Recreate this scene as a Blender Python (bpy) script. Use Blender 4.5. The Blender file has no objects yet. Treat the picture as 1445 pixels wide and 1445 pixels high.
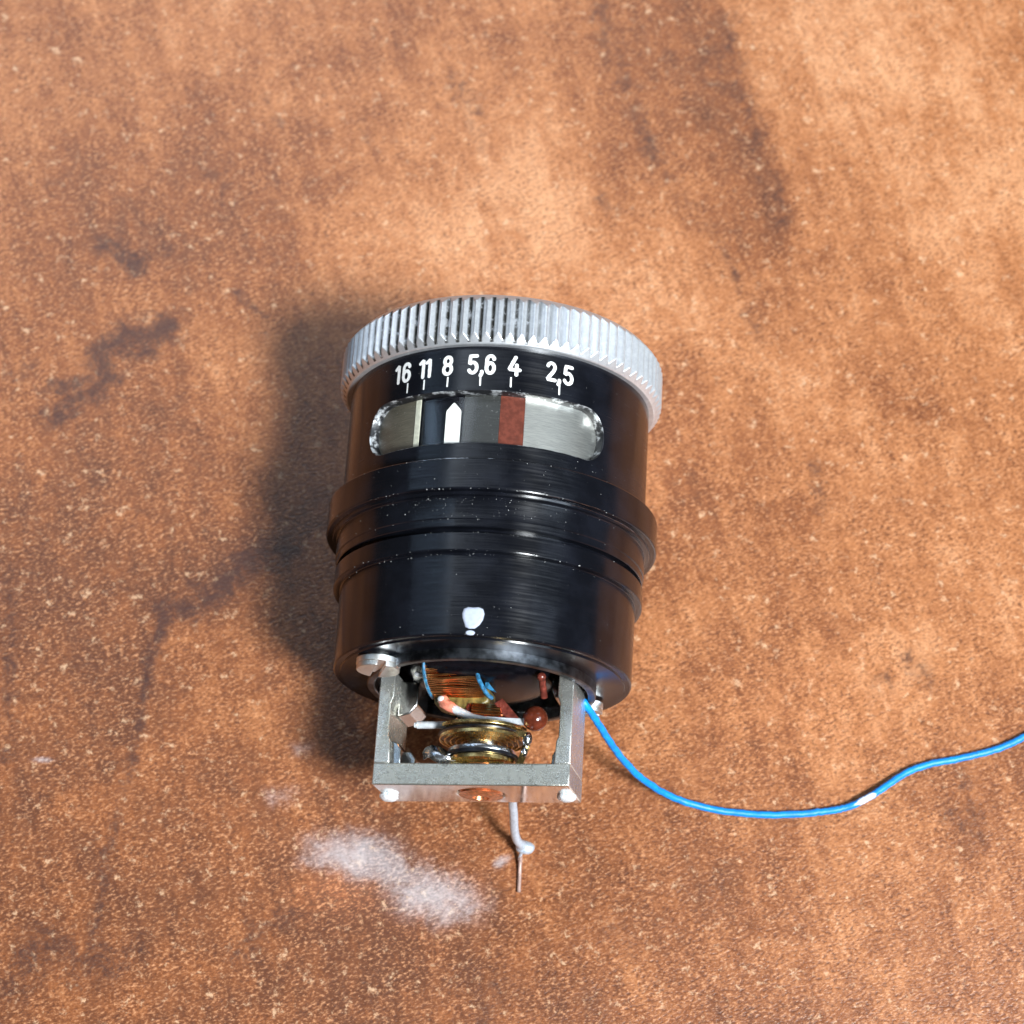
import bpy, math, random
import numpy as np
from mathutils import Vector, Matrix, geometry

# ------------------------------------------------------------------ scene, camera, light
scn = bpy.context.scene
S = 0.001                      # the code below is in millimetres
ZC = 15.07                     # height of the tube's axis: ring and flange rest on the table
rnd = random.Random(7)
nrs = np.random.RandomState(11)

FPX = 3000.0                   # focal length in photo pixels (photo 1445 px wide)
PITCH, ROLL = math.radians(68.891), math.radians(3.645)
CAM = Vector((1.699, -69.448, 197.57))
FW = Vector((0, math.cos(PITCH), -math.sin(PITCH)))
_r = FW.cross(Vector((0, 0, 1))).normalized(); _u = _r.cross(FW)
RIGHT = _r * math.cos(ROLL) + _u * math.sin(ROLL)
UP = _u * math.cos(ROLL) - _r * math.sin(ROLL)

cd = bpy.data.cameras.new('camera'); cam = bpy.data.objects.new('camera', cd)
scn.collection.objects.link(cam); scn.camera = cam
cam.matrix_world = Matrix(((RIGHT.x, UP.x, -FW.x, CAM.x * S), (RIGHT.y, UP.y, -FW.y, CAM.y * S),
                           (RIGHT.z, UP.z, -FW.z, CAM.z * S), (0, 0, 0, 1)))
cd.sensor_width = 36; cd.lens = 36 * FPX / 1445
cd.clip_start = 0.005; cd.clip_end = 20
cd.dof.use_dof = True; cd.dof.focus_distance = 0.1855; cd.dof.aperture_fstop = cd.lens / 1.7

w = bpy.data.worlds.new('World'); scn.world = w; w.use_nodes = True
wb = w.node_tree.nodes['Background']; wb.inputs[0].default_value = (0.92, 0.96, 1.0, 1); wb.inputs[1].default_value = 0.05

def area(name, direction, dist, sx, sy, watt, col, target=(0, -5, 5)):
    l = bpy.data.lights.new(name, 'AREA'); l.shape = 'RECTANGLE'; l.size = sx; l.size_y = sy; l.energy = watt; l.color = col
    o = bpy.data.objects.new(name, l); scn.collection.objects.link(o)
    d = Vector(direction).normalized(); t = Vector(target) * S
    o.location = t + d * dist
    o.rotation_euler = (-d).to_track_quat('-Z', 'Y').to_euler()
    return o
area('window_light', (0.50, -0.45, 1.0), 1.0, 0.18, 0.18, 20.4, (0.92, 0.97, 1.0))
area('window_light_side', (0.92, -0.20, 1.0), 1.1, 0.44, 0.40, 4.6, (0.72, 0.86, 1.0))
area('sky_sheen_panel', (-0.30, 0.82, 1.0), 1.5, 1.0, 0.62, 6.0, (0.76, 0.87, 1.0))  # unseen soft panel, placed for the sheen on the far table
area('far_window_light', (-0.95, 0.50, 1.0), 1.5, 0.06, 0.9, 0.8, (0.50, 0.72, 1.0))

vs = scn.view_settings; vs.view_transform = 'Standard'; vs.look = 'None'; vs.exposure = 0; vs.gamma = 1; vs.use_curve_mapping = False
cy = scn.cycles; cy.use_denoising = True; cy.caustics_reflective = True; cy.caustics_refractive = False
cy.max_bounces = 8; cy.glossy_bounces = 6; cy.diffuse_bounces = 4; cy.blur_glossy = 0.0; cy.sample_clamp_indirect = 12

# ------------------------------------------------------------------ helpers
def ray(px, py):
    return (FW * FPX + RIGHT * (px - 722.5) - UP * (py - 722.5))
def onz(px, py, z=0):
    d = ray(px, py); return CAM + d * ((z - CAM.z) / d.z)

class MB:
    def __init__(s): s.v = []; s.f = []
    def add(s, vs, fs):
        b = len(s.v); s.v += [tuple(p) for p in vs]; s.f += [tuple(i + b for i in f) for f in fs]
    def lathe(s, prof, n=144, cx=0, cz=ZC, ax='Y', t0=0, t1=2 * math.pi):
        full = abs(t1 - t0 - 2 * math.pi) < 1e-6
        m = n if full else n + 1; vs_ = []
        for (y, r) in prof:
            for k in range(m):
                a = t0 + (t1 - t0) * k / n
                vs_.append((cx + r * math.sin(a), y, cz + r * math.cos(a)))
        fs = []
        for i in range(len(prof) - 1):
            for k in range(n):
                k2 = (k + 1) % m
                fs.append((i * m + k, i * m + k2, (i + 1) * m + k2, (i + 1) * m + k))
        s.add(vs_, fs)
    def tube(s, path, r, n=10, cap=True, sect=None):
        P = [Vector(p) for p in path]; R = r if isinstance(r, (list, tuple)) else [r] * len(P)
        T = []
        for i in range(len(P)):
            T.append((P[min(i + 1, len(P) - 1)] - P[max(i - 1, 0)]).normalized())
        nrm = T[0].orthogonal().normalized(); vs_ = []
        if sect is not None:
            h = Vector(sect[2]); nrm = (h - T[0] * h.dot(T[0])).normalized()
        for i, p in enumerate(P):
            nrm = (nrm - T[i] * nrm.dot(T[i])).normalized(); b = T[i].cross(nrm)
            if sect is not None:
                a_, c_ = sect[0] / 2, sect[1] / 2
                for (q, e) in ((a_, c_), (-a_, c_), (-a_, -c_), (a_, -c_)): vs_.append(p + nrm * q + b * e)
            else:
                for k in range(n):
                    a = 2 * math.pi * k / n; vs_.append(p + (nrm * math.cos(a) + b * math.sin(a)) * R[i])
        m = 4 if sect is not None else n
        fs = [(i * m + k, i * m + (k + 1) % m, (i + 1) * m + (k + 1) % m, (i + 1) * m + k) for i in range(len(P) - 1) for k in range(m)]
        if cap:
            fs.append(tuple(range(m))[::-1]); fs.append(tuple((len(P) - 1) * m + k for k in range(m)))
        s.add(vs_, fs)
    def prism(s, poly, e0, e1, e2, o, h0, h1):
        """poly in (e0,e1) plane at origin o, extruded along e2 from h0 to h1"""
        e0, e1, e2, o = map(Vector, (e0, e1, e2, o)); n = len(poly)
        vs_ = [o + e0 * a + e1 * b + e2 * h for h in (h0, h1) for a, b in poly]
        fs = [tuple(range(n))[::-1], tuple(range(n, 2 * n))] + [(k, (k + 1) % n, n + (k + 1) % n, n + k) for k in range(n)]
        s.add(vs_, fs)
    def ball(s, c, r, nu=20, nv=12, sc=(1, 1, 1), jit=0):
        vs_ = []; c = Vector(c)
        for i in range(nv + 1):
            ph = math.pi * i / nv
            for k in range(nu):
                th = 2 * math.pi * k / nu; q = r * (1 + jit * (rnd.random() - .5) * 2)
                vs_.append((c.x + q * sc[0] * math.sin(ph) * math.cos(th), c.y + q * sc[1] * math.sin(ph) * math.sin(th), c.z + q * sc[2] * math.cos(ph)))
        s.add(vs_, [(i * nu + k, i * nu + (k + 1) % nu, (i + 1) * nu + (k + 1) % nu, (i + 1) * nu + k) for i in range(nv) for k in range(nu)])
    def build(s, name, mat, parent=None, origin=(0, 0, ZC), angle=30, bevel=0, flip=False, normals=None):
        o_ = Vector(origin); me = bpy.data.meshes.new(name)
        me.from_pydata([((x - o_.x) * S, (y - o_.y) * S, (z - o_.z) * S) for x, y, z in s.v], [], s.f)
        import bmesh
        bm = bmesh.new(); bm.from_mesh(me)
        if normals is None:
            bmesh.ops.remove_doubles(bm, verts=bm.verts, dist=1e-7)
            bmesh.ops.recalc_face_normals(bm, faces=bm.faces)
        bm.to_mesh(me); bm.free()
        me.polygons.foreach_set('use_smooth', [angle > 0] * len(me.polygons))
        if normals is not None: me.normals_split_custom_set_from_vertices(normals)
        elif angle > 0: me.set_sharp_from_angle(angle=math.radians(angle))
        me.materials.append(mat)
        ob = bpy.data.objects.new(name, me); scn.collection.objects.link(ob)
        ob['_o'] = list(o_)
        po = Vector(parent['_o']) if parent is not None else Vector((0, 0, 0))
        ob.parent = parent; ob.location = (o_ - po) * S
        if bevel:
            m = ob.modifiers.new('bevel', 'BEVEL'); m.width = bevel * S; m.segments = 2; m.limit_method = 'ANGLE'; m.angle_limit = math.radians(40)
        return ob

# ------------------------------------------------------------------ material helpers
class NT:
    def __init__(s, name):
        s.m = bpy.data.materials.new(name); s.m.use_nodes = True; s.t = s.m.node_tree; s.b = s.t.nodes['Principled BSDF']
    def n(s, typ, **kw):
        q = s.t.nodes.new(typ)
        for k, v in kw.items(): setattr(q, k, v)
        return q
    def l(s, a, b): s.t.links.new(a, b)
    def val(s, sock, v):
        if hasattr(v, 'is_output'): s.l(v, sock)
        else: sock.default_value = v
    def math(s, op, a, b=0.0, c=None):
        q = s.n('ShaderNodeMath', operation=op); s.val(q.inputs[0], a); s.val(q.inputs[1], b)
        if c is not None: s.val(q.inputs[2], c)
        return q.outputs[0]
    def noise(s, vec, scale, detail=4, rough=.55, dist=0):
        q = s.n('ShaderNodeTexNoise'); s.l(vec, q.inputs['Vector']); q.inputs['Scale'].default_value = scale
        q.inputs['Detail'].default_value = detail; q.inputs['Roughness'].default_value = rough; q.inputs['Distortion'].default_value = dist
        return q.outputs['Fac']
    def ramp(s, f, a, b, c0=(0, 0, 0, 1), c1=(1, 1, 1, 1), smooth=True):
        q = s.n('ShaderNodeMapRange', interpolation_type='SMOOTHSTEP' if smooth else 'LINEAR'); s.l(f, q.inputs['Value'])
        q.inputs['From Min'].default_value = a; q.inputs['From Max'].default_value = b
        return q.outputs['Result']
    def mix(s, f, a, b, mode='MIX'):
        q = s.n('ShaderNodeMix', data_type='RGBA', blend_type=mode); s.val(q.inputs[0], f)
        s.val(q.inputs[6], a if hasattr(a, 'is_output') else (*a, 1)); s.val(q.inputs[7], b if hasattr(b, 'is_output') else (*b, 1))
        return q.outputs[2]
    def obj(s, scale=(1, 1, 1)):
        tc = s.n('ShaderNodeTexCoord'); mp = s.n('ShaderNodeMapping'); mp.inputs['Scale'].default_value = [c / S for c in scale]
        s.l(tc.outputs['Object'], mp.inputs['Vector']); return mp.outputs['Vector']      # object space in mm
    def bump(s, h, strength, dist):
        q = s.n('ShaderNodeBump'); q.inputs['Strength'].default_value = strength; q.inputs['Distance'].default_value = dist * S
        s.l(h, q.inputs['Height']); s.l(q.outputs[0], s.b.inputs['Normal']); return q
    def set(s, **kw):
        for k, v in kw.items():
            k = k.replace('_', ' '); s.val(s.b.inputs[k], (*v, 1) if isinstance(v, tuple) and len(v) == 3 else v)
        return s.m

def simple(name, col, rough=.5, metal=0., var=.15, scale=2., bump=.0, spec=.5, coat=0):
    t = NT(name); v = t.obj(); n = t.noise(v, scale, 5)
    c2 = tuple(min(1, c * (1 - var)) for c in col); c1 = tuple(min(1, c * (1 + var)) for c in col)
    t.set(Base_Color=t.mix(t.ramp(n, .35, .65), c2, c1), Metallic=metal)
    t.l(t.math('ADD', t.math('MULTIPLY', n, .2), rough - .1), t.b.inputs['Roughness'])
    t.b.inputs['Specular IOR Level'].default_value = spec; t.b.inputs['Coat Weight'].default_value = coat
    if bump: t.bump(t.noise(v, scale * 4, 4), bump, .05)
    return t.m

# black anodised turned metal: circumferential tool marks, fine dust
def black_metal(name, base=(.0035, .004, .006), rough=.21, groove=.35, aniso=.85):
    t = NT(name); v = t.obj()
    sx = t.n('ShaderNodeSeparateXYZ'); t.l(v, sx.inputs[0])
    th = t.math('ARCTAN2', sx.outputs[0], sx.outputs[2])
    def streak(ka, ky, det):
        cv = t.n('ShaderNodeCombineXYZ'); t.l(t.math('MULTIPLY', th, ka), cv.inputs[0]); t.l(t.math('MULTIPLY', sx.outputs[1], ky), cv.inputs[1])
        return t.noise(cv.outputs[0], 1.0, det, .5)
    g = t.math('ADD', t.math('MULTIPLY', streak(1.5, 7.0, 1), .7), t.math('MULTIPLY', streak(4.0, 16.0, 0), .5))
    fine = t.noise(v, 6, 5, .7); blot = t.noise(v, .35, 4)
    t.set(Base_Color=t.mix(t.ramp(blot, .35, .7), base, tuple(c * 1.9 for c in base)))
    t.b.inputs['Anisotropic'].default_value = aniso; t.b.inputs['Anisotropic Rotation'].default_value = .25
    t.l(t.math('ADD', t.math('MULTIPLY', t.ramp(streak(2.5, 5.0, 2), .3, .75), .10), t.math('ADD', t.math('MULTIPLY', blot, .12), rough - .1)), t.b.inputs['Roughness'])
    t.b.inputs['Specular IOR Level'].default_value = .45
    tg = t.n('ShaderNodeTangent', direction_type='RADIAL', axis='Y'); t.l(tg.outputs[0], t.b.inputs['Tangent'])
    h = t.math('ADD', t.math('MULTIPLY', g, 1.0), t.math('MULTIPLY', fine, .004))
    t.bump(h, groove, .02)
    return t.m

M = {}
M['black'] = black_metal('black_anodised', groove=.12)
M['black_body'] = black_metal('black_anodised_turned', groove=.3, rough=.20)
M['black_end'] = simple('black_end_face', (.008, .008, .01), .16, 0, .4, 1.5, .05, .6)
M['inner_black'] = simple('blackened_interior', (.006, .006, .008), .3, 0, .3, 2)
M['core'] = simple('dark_core', (.004, .004, .006), .22, 0, .3, 1.2, .04, .10)
M['collar'] = simple('dark_steel_collar', (.10, .11, .125), .36, 1, .5, .9, .10)
M['ink'] = simple('white_ink', (.82, .82, .80), .5, 0, .05, 6, .1)
M['paint'] = simple('white_paint', (.44, .48, .58), .35, 0, .06, 3, .3)
M['reflection'] = simple('reflection_tint', (.40, .27, .23), .4, .2, .2, 3)
M['dust'] = simple('dust', (.62, .62, .60), .8, 0, .3, 3)
M['nickel'] = None
M['copper'] = simple('copper_wire', (.98, .42, .15), .22, 1, .15, 1.5)
M['brass'] = simple('brass', (.80, .58, .24), .26, 1, .2, 1.5, .05)
M['tin'] = simple('solder_tin', (.78, .80, .84), .2, 1, .1, 1.2, .5)
M['solder'] = simple('solder_blob', (.84, .88, .92), .42, .3, .1, 3, .9)
M['blue_tape'] = simple('blue_insulation', (.03, .16, .30), .35, 0, .5, 3, .3)
M['olive'] = simple('varnished_former', (.16, .12, .035), .3, 0, .5, 2.2, .5)
M['coral'] = simple('varnished_tube', (.62, .20, .13), .2, 0, .4, 1.2, .2, .6, .6)
M['white_rod'] = simple('pale_rod', (.62, .65, .68), .35, .2, .1, 3, .2)
M['redplate'] = simple('red_brown_plate', (.14, .03, .02), .25, 0, .4, 2, .2)
M['bead'] = simple('brown_varnish', (.11, .022, .010), .16, 0, .3, 1.5, .03, .6)
M['cream'] = simple('cream_line', (.60, .60, .48), .45, 0, .1, 3)
M['needle'] = simple('pointer_white', (.85, .86, .80), .5, 0, .03, 3)
M['redband'] = simple('red_band', (.13, .032, .019), .5, 0, .2, 2, .1, .2)
M['copper_screw'] = simple('bronze_screw', (.62, .27, .13), .34, .8, .3, 3, .2)
M['barewire'] = simple('tinned_wire', (.62, .70, .80), .38, .5, .1, 4, .2)

def metal_tex(name, col, rough, speck=.5, dirt=.3, bump=.15, metal=1.0):
    t = NT(name); v = t.obj(); n = t.noise(v, 1.6, 6, .65); f = t.noise(v, 9, 4, .7); d = t.noise(v, .7, 5, .6)
    c = t.mix(t.math('MULTIPLY', t.ramp(n, .52, .78), dirt), col, (.10, .095, .08))
    c = t.mix(t.math('MULTIPLY', t.ramp(f, .64, .74), speck), c, (.85, .87, .88))
    ge = t.n('ShaderNodeNewGeometry'); c = t.mix(t.math('MULTIPLY', t.ramp(ge.outputs['Pointiness'], .53, .62), .8), c, (.85, .86, .86))   # rubbed edges
    t.set(Base_Color=c, Metallic=metal)
    t.l(t.math('ADD', t.math('MULTIPLY', f, .14), t.math('ADD', t.math('MULTIPLY', t.ramp(d, .3, .7), .10), rough - .1)), t.b.inputs['Roughness'])
    t.bump(t.math('ADD', f, n), bump, .03)
    return t.m
M['nickel'] = metal_tex('nickel_frame', (.56, .55, .48), .24, .9, .7, .6, .8)
M['polished'] = metal_tex('polished_nickel', (.90, .90, .88), .10, .2, .06, .012)
M['ledge'] = metal_tex('dull_milled_nickel', (.36, .35, .33), .16, .3, .5, .1)
M['screw'] = metal_tex('nickel_screw', (.74, .74, .70), .42, .2, .35, .4)

def ring_mat():
    t = NT('satin_aluminium'); v = t.obj()
    n = t.noise(v, 2.2, 6, .7); f = t.noise(v, 14, 3)
    at = t.n('ShaderNodeAttribute', attribute_name='groove')
    sx = t.n('ShaderNodeSeparateXYZ'); t.l(v, sx.inputs[0])
    patch = t.ramp(t.noise(v, 1.1, 5, .7), .30, .52)
    left = t.ramp(sx.outputs[0], 7.0, -1.0)                       # dirt heavier towards one side of the ring
    dirt = t.math('MULTIPLY', t.ramp(at.outputs['Fac'], .52, .86), t.math('MULTIPLY', patch, t.math('ADD', t.math('MULTIPLY', left, .85), .12)))
    c = t.mix(t.ramp(n, .3, .7), (.62, .64, .67), (.76, .78, .80))
    c = t.mix(dirt, c, (.035, .032, .025))
    t.set(Base_Color=c); t.b.inputs['Metallic'].default_value = .7
    t.l(t.math('ADD', t.math('MULTIPLY', f, .15), .30), t.b.inputs['Roughness'])
    t.bump(t.math('ADD', f, n), .12, .04)
    return t.m
M['ring'] = ring_mat()

def rim_mat():
    t = NT('chipped_rim'); v = t.obj(); n = t.noise(v, .9, 5, .65)
    k = t.ramp(n, .50, .66)
    t.set(Base_Color=t.mix(k, (.012, .012, .014), (.80, .82, .84))); t.l(t.math('MULTIPLY', k, .8), t.b.inputs['Metallic'])
    t.b.inputs['Roughness'].default_value = .35; t.bump(n, .6, .12); return t.m
M['rim'] = rim_mat()

def brushed(name, col, rough, metal=1.0, var=.2):
    t = NT(name); v = t.obj((.4, 7, .4)); n = t.noise(v, 2.0, 6, .7); v2 = t.obj(); s_ = t.noise(v2, 7, 3)
    c = t.mix(t.ramp(n, .3, .7), tuple(x * (1 - var) for x in col), tuple(min(1, x * (1 + var)) for x in col))
    c = t.mix(t.math('MULTIPLY', t.ramp(s_, .68, .74), .5), c, (.7, .7, .66))
    t.set(Base_Color=c, Metallic=metal, Roughness=rough); t.bump(n, .25, .02); return t.m
M['plate_silver'] = brushed('brushed_silver_plate', (.80, .80, .74), .38)
M['plate_dark'] = brushed('dark_grey_plate', (.030, .031, .029), .4, .0, .25)
M['plate_left'] = brushed('tarnished_plate', (.115, .105, .078), .42, .0, .3)
M['drum'] = simple('black_drum', (.004, .004, .006), .16, 0, .3, 2, 0, .25)

def pane_mat():
    t = NT('clear_pane'); v = t.obj(); n = t.noise(v, 5, 5, .7)
    tr = t.n('ShaderNodeBsdfTransparent'); gl = t.n('ShaderNodeBsdfGlossy'); gl.inputs['Roughness'].default_value = .12
    df = t.n('ShaderNodeBsdfDiffuse'); df.inputs[0].default_value = (.7, .7, .68, 1)
    ge = t.n('ShaderNodeNewGeometry'); dp = t.n('ShaderNodeVectorMath', operation='DOT_PRODUCT'); t.l(ge.outputs['Normal'], dp.inputs[0]); t.l(ge.outputs['Incoming'], dp.inputs[1])
    fr = t.math('ADD', t.math('MULTIPLY', t.math('POWER', t.math('SUBTRACT', 1.0, t.math('ABSOLUTE', dp.outputs['Value'])), 5.0), .9), .035)
    m1 = t.n('ShaderNodeMixShader'); t.l(fr, m1.inputs[0]); t.l(tr.outputs[0], m1.inputs[1]); t.l(gl.outputs[0], m1.inputs[2])
    m2 = t.n('ShaderNodeMixShader'); t.l(t.math('MULTIPLY', t.ramp(n, .66, .76), .35), m2.inputs[0]); t.l(m1.outputs[0], m2.inputs[1]); t.l(df.outputs[0], m2.inputs[2])
    t.l(m2.outputs[0], t.t.nodes['Material Output'].inputs[0]); return t.m
M['pane'] = pane_mat()

def wire_mat():
    t = NT('blue_insulated_wire'); v = t.obj(); n = t.noise(v, 1.2, 5)
    at = t.n('ShaderNodeAttribute', attribute_name='pale_spot')  # pale spot at the kink of the wire
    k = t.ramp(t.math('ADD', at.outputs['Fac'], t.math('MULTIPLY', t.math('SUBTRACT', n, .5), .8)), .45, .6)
    c = t.mix(t.ramp(n, .3, .7), (.0, .20, .66), (.0, .28, .80))
    c = t.mix(t.math('MULTIPLY', t.ramp(t.noise(v, 2.6, 5, .75), .58, .70), .6), c, (.01, .05, .16))
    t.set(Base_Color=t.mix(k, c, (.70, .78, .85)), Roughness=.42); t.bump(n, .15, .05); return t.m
M['wire'] = wire_mat()

# ------------------------------------------------------------------ the table top
def table_mat():
    t = NT('rust_pattern_laminate'); v = t.obj()
    at = t.n('ShaderNodeAttribute', attribute_name='stain')
    tone = t.n('ShaderNodeAttribute', attribute_name='tone')
    big = t.noise(v, .035, 5, .6); mid = t.noise(v, .16, 6, .65, .4); sml = t.noise(v, .62, 5, .65)
    rot = t.n('ShaderNodeMapping', vector_type='TEXTURE'); t.l(v, rot.inputs[0]); rot.inputs['Rotation'].default_value = (0, 0, .55); rot.inputs['Scale'].default_value = (1.15, .62, 1)
    fib = t.noise(rot.outputs[0], 2.1, 3, .6)
    rot2 = t.n('ShaderNodeMapping', vector_type='TEXTURE'); t.l(v, rot2.inputs[0]); rot2.inputs['Rotation'].default_value = (0, 0, .15); rot2.inputs['Scale'].default_value = (1.1, .62, 1)
    fib2 = t.noise(rot2.outputs[0], 3.2, 3, .65)
    # base tone
    x = t.math('ADD', t.math('MULTIPLY', t.math('SUBTRACT', big, .5), 1.0), t.math('MULTIPLY', t.math('SUBTRACT', mid, .5), .65))
    x = t.math('ADD', x, t.math('MULTIPLY', t.math('SUBTRACT', sml, .5), .55))
    sm = t.n('ShaderNodeMapping', vector_type='TEXTURE'); t.l(v, sm.inputs[0]); sm.inputs['Rotation'].default_value = (0, 0, .30); sm.inputs['Scale'].default_value = (2.2, 17, 1)
    x = t.math('ADD', x, t.math('MULTIPLY', t.math('SUBTRACT', t.noise(sm.outputs[0], 1.0, 7, .66, .5), .5), .58))
    x = t.math('ADD', x, t.math('ADD', tone.outputs['Fac'], .5))
    cr = t.n('ShaderNodeValToRGB'); t.l(x, cr.inputs[0]); e = cr.color_ramp.elements
    e[0].position = .12; e[0].color = (.125, .041, .017, 1)
    e[1].position = .90; e[1].color = (.60, .285, .135, 1)
    q = e.new(.38); q.color = (.240, .077, .025, 1)
    q = e.new(.62); q.color = (.40, .150, .054, 1)
    col = cr.outputs[0]
    # fine short fibres: continuous light and dark grain, a few pale flecks
    g = t.math('ADD', t.math('MULTIPLY', t.math('SUBTRACT', fib, .5), 1.0), t.math('MULTIPLY', t.math('SUBTRACT', fib2, .5), 1.0))
    up_ = t.math('MULTIPLY', t.ramp(g, .0, .28), .66); dn = t.math('MULTIPLY', t.ramp(g, .04, -.24), .86)
    gk = t.ramp(t.noise(v, .22, 5, .6), .30, .68)                      # the grain comes and goes in patches
    up_ = t.math('MULTIPLY', up_, t.math('ADD', t.math('MULTIPLY', gk, .40), .60)); dn = t.math('MULTIPLY', dn, t.math('ADD', t.math('MULTIPLY', gk, .4), .55))
    col = t.mix(up_, col, (.70, .34, .165))
    col = t.mix(dn, col, (.075, .024, .011))
    fl = t.noise(v, .80, 5, .72)
    col = t.mix(t.math('MULTIPLY', t.ramp(fl, .57, .69), .68), col, (.70, .44, .26))
    # dark purplish marks of the printed pattern
    s_ = t.math('ADD', at.outputs['Fac'], t.math('MULTIPLY', t.math('SUBTRACT', t.noise(v, .55, 8, .82, .6), .5), 2.8))
    s_ = t.math('ADD', s_, t.math('MULTIPLY', t.math('SUBTRACT', fib2, .5), 1.1))
    k = t.math('MULTIPLY', t.math('MULTIPLY', t.ramp(s_, .25, 1.05), t.ramp(at.outputs['Fac'], .02, .35)), .85)
    col = t.mix(k, col, (.050, .022, .018))
    # soft white patches, broken up by noise and the grain
    rs = t.n('ShaderNodeAttribute', attribute_name='white_patch')
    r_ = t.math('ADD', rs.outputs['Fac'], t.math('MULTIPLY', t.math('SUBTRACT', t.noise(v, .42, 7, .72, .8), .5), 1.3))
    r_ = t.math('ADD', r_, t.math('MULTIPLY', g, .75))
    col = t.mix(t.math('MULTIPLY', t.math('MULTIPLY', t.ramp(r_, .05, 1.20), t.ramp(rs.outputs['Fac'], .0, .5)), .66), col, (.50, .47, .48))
    t.set(Base_Color=col)
    t.l(t.math('ADD', t.math('MULTIPLY', sml, .12), .24), t.b.inputs['Roughness'])
    t.b.inputs['Specular IOR Level'].default_value = .5
    t.bump(t.math('ADD', t.math('MULTIPLY', fib, 1.0), t.math('MULTIPLY', fib2, .9)), .40, .10)
    return t.m

def build_table():
    core_x = np.arange(-66, 66.01, .55); core_y = np.arange(-56, 86.01, .55)
    ext = np.array([2, 6, 14, 30, 60, 110, 180, 280.])
    xs = np.concatenate([core_x[0] - ext[::-1], core_x, core_x[-1] + ext]); ys = np.concatenate([core_y[0] - ext[::-1], core_y, core_y[-1] + ext])
    X, Y = np.meshgrid(xs, ys); nx, ny = len(xs), len(ys)
    co = np.stack([X.ravel(), Y.ravel(), np.zeros(X.size)], 1) * S
    i = np.arange((nx - 1) * (ny - 1)); a = i // (nx - 1) * nx + i % (nx - 1)
    q = np.stack([a, a + 1, a + nx + 1, a + nx], 1)
    V = co.tolist(); F = q.tolist()
    # slab edge
    rim = list(range(nx)) + [nx * k + nx - 1 for k in range(1, ny)] + [nx * (ny - 1) + k for k in range(nx - 2, -1, -1)] + [nx * k for k in range(ny - 2, 0, -1)]
    b = len(V); V += [(V[k][0], V[k][1], -.022) for k in rim]; n = len(rim)
    F += [(rim[(k + 1) % n], rim[k], b + k, b + (k + 1) % n) for k in range(n)]
    me = bpy.data.meshes.new('tabletop'); me.from_pydata(V, [], F)
    st = np.zeros(len(V), np.float32); tn = np.zeros(len(V), np.float32)
    PX, PY = X.ravel(), Y.ravel(); N = len(PX)
    def seg(p, q_, wd, amp, arr):
        A = np.array(onz(*p)[:2]); B = np.array(onz(*q_)[:2]); d = B - A; L = max((d @ d), 1e-9)
        tt = np.clip(((PX - A[0]) * d[0] + (PY - A[1]) * d[1]) / L, 0, 1)
        dist = np.hypot(PX - A[0] - tt * d[0], PY - A[1] - tt * d[1])
        arr[:N] = np.maximum(arr[:N], amp * np.exp(-(dist / (wd * 1.6)) ** 2)) if amp > 0 else arr[:N] + amp * np.exp(-(dist / wd) ** 2)
    def line(pts, wd, amp):
        for p, q_ in zip(pts, pts[1:]): seg(p, q_, wd, amp, st)
    line([(150, 345), (185, 365)], 1.3, .85); line([(190, 360), (235, 352)], .8, .65); line([(196, 385), (190, 360)], .7, .9)
    line([(232, 462), (205, 480), (180, 478)], 1.6, 1.0); line([(180, 480), (135, 490)], 1.1, .95); line([(140, 500), (150, 540), (130, 555)], 1.3, .9)
    line([(120, 555), (78, 590)], 1.3, .85); line([(120, 540), (80, 545)], 1.0, .8); line([(85, 600), (60, 585)], .7, .75); line([(20, 530), (45, 515)], .8, .6)
    line([(400, 775), (345, 795), (305, 835), (270, 855)], 1.5, .85); line([(270, 855), (235, 865)], 1.3, .85)
    line([(240, 868), (215, 915), (205, 960)], .7, .75); line([(205, 960), (198, 1030), (180, 1100)], .45, .75); line([(180, 1100), (150, 1210), (140, 1290), (115, 1350)], .5, .6)
    line([(12, 800), (15, 920), (8, 1070)], .7, .6); line([(20, 1380), (60, 1340), (130, 1355)], 2.2, .62); line([(150, 1365), (190, 1340)], 1.2, .6); line([(340, 1345), (360, 1310), (420, 1290)], 1.0, .6)
    line([(1018, 30), (1045, 120), (1062, 160)], 1.5, .52); line([(1062, 160), (1085, 240), (1108, 320)], 1.2, .5)
    line([(848, 10), (860, 70), (885, 130)], 1.3, .55); line([(893, 150), (912, 195), (925, 225)], .9, .68); line([(925, 225), (955, 270), (1000, 320)], 1.0, .45)
    line([(860, 60), (960, 90), (1040, 130)], 3.0, .38); line([(1005, 320), (1030, 375), (1045, 410)], .6, .5); line([(1055, 440), (1075, 480)], .7, .55); line([(850, 280), (865, 295)], .8, .6); line([(1145, 655), (1160, 720)], .7, .5)
    line([(1282, 930), (1310, 965)], .9, .62); line([(1300, 935), (1312, 970)], .8, .5); line([(1250, 960), (1235, 980)], 1.0, .45); line([(1365, 1120), (1378, 1165)], .8, .5); line([(1335, 1150), (1385, 1175)], .8, .5); line([(1358, 1085), (1375, 1140)], .4, .5)
    line([(640, 110), (668, 165)], 1.2, .5); line([(668, 165), (675, 200)], 1.0, .45); line([(372, 130), (395, 180)], .5, .5); line([(510, 170), (535, 215)], .6, .45); line([(300, 240), (320, 265)], .7, .4); line([(330, 410), (375, 450)], .4, .7); line([(375, 250), (405, 310)], .8, .42)
    line([(700, 1390), (680, 1445)], .7, .5); line([(860, 1310), (890, 1340)], .8, .4); line([(400, 150), (700, 250)], 9, .16)
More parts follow.
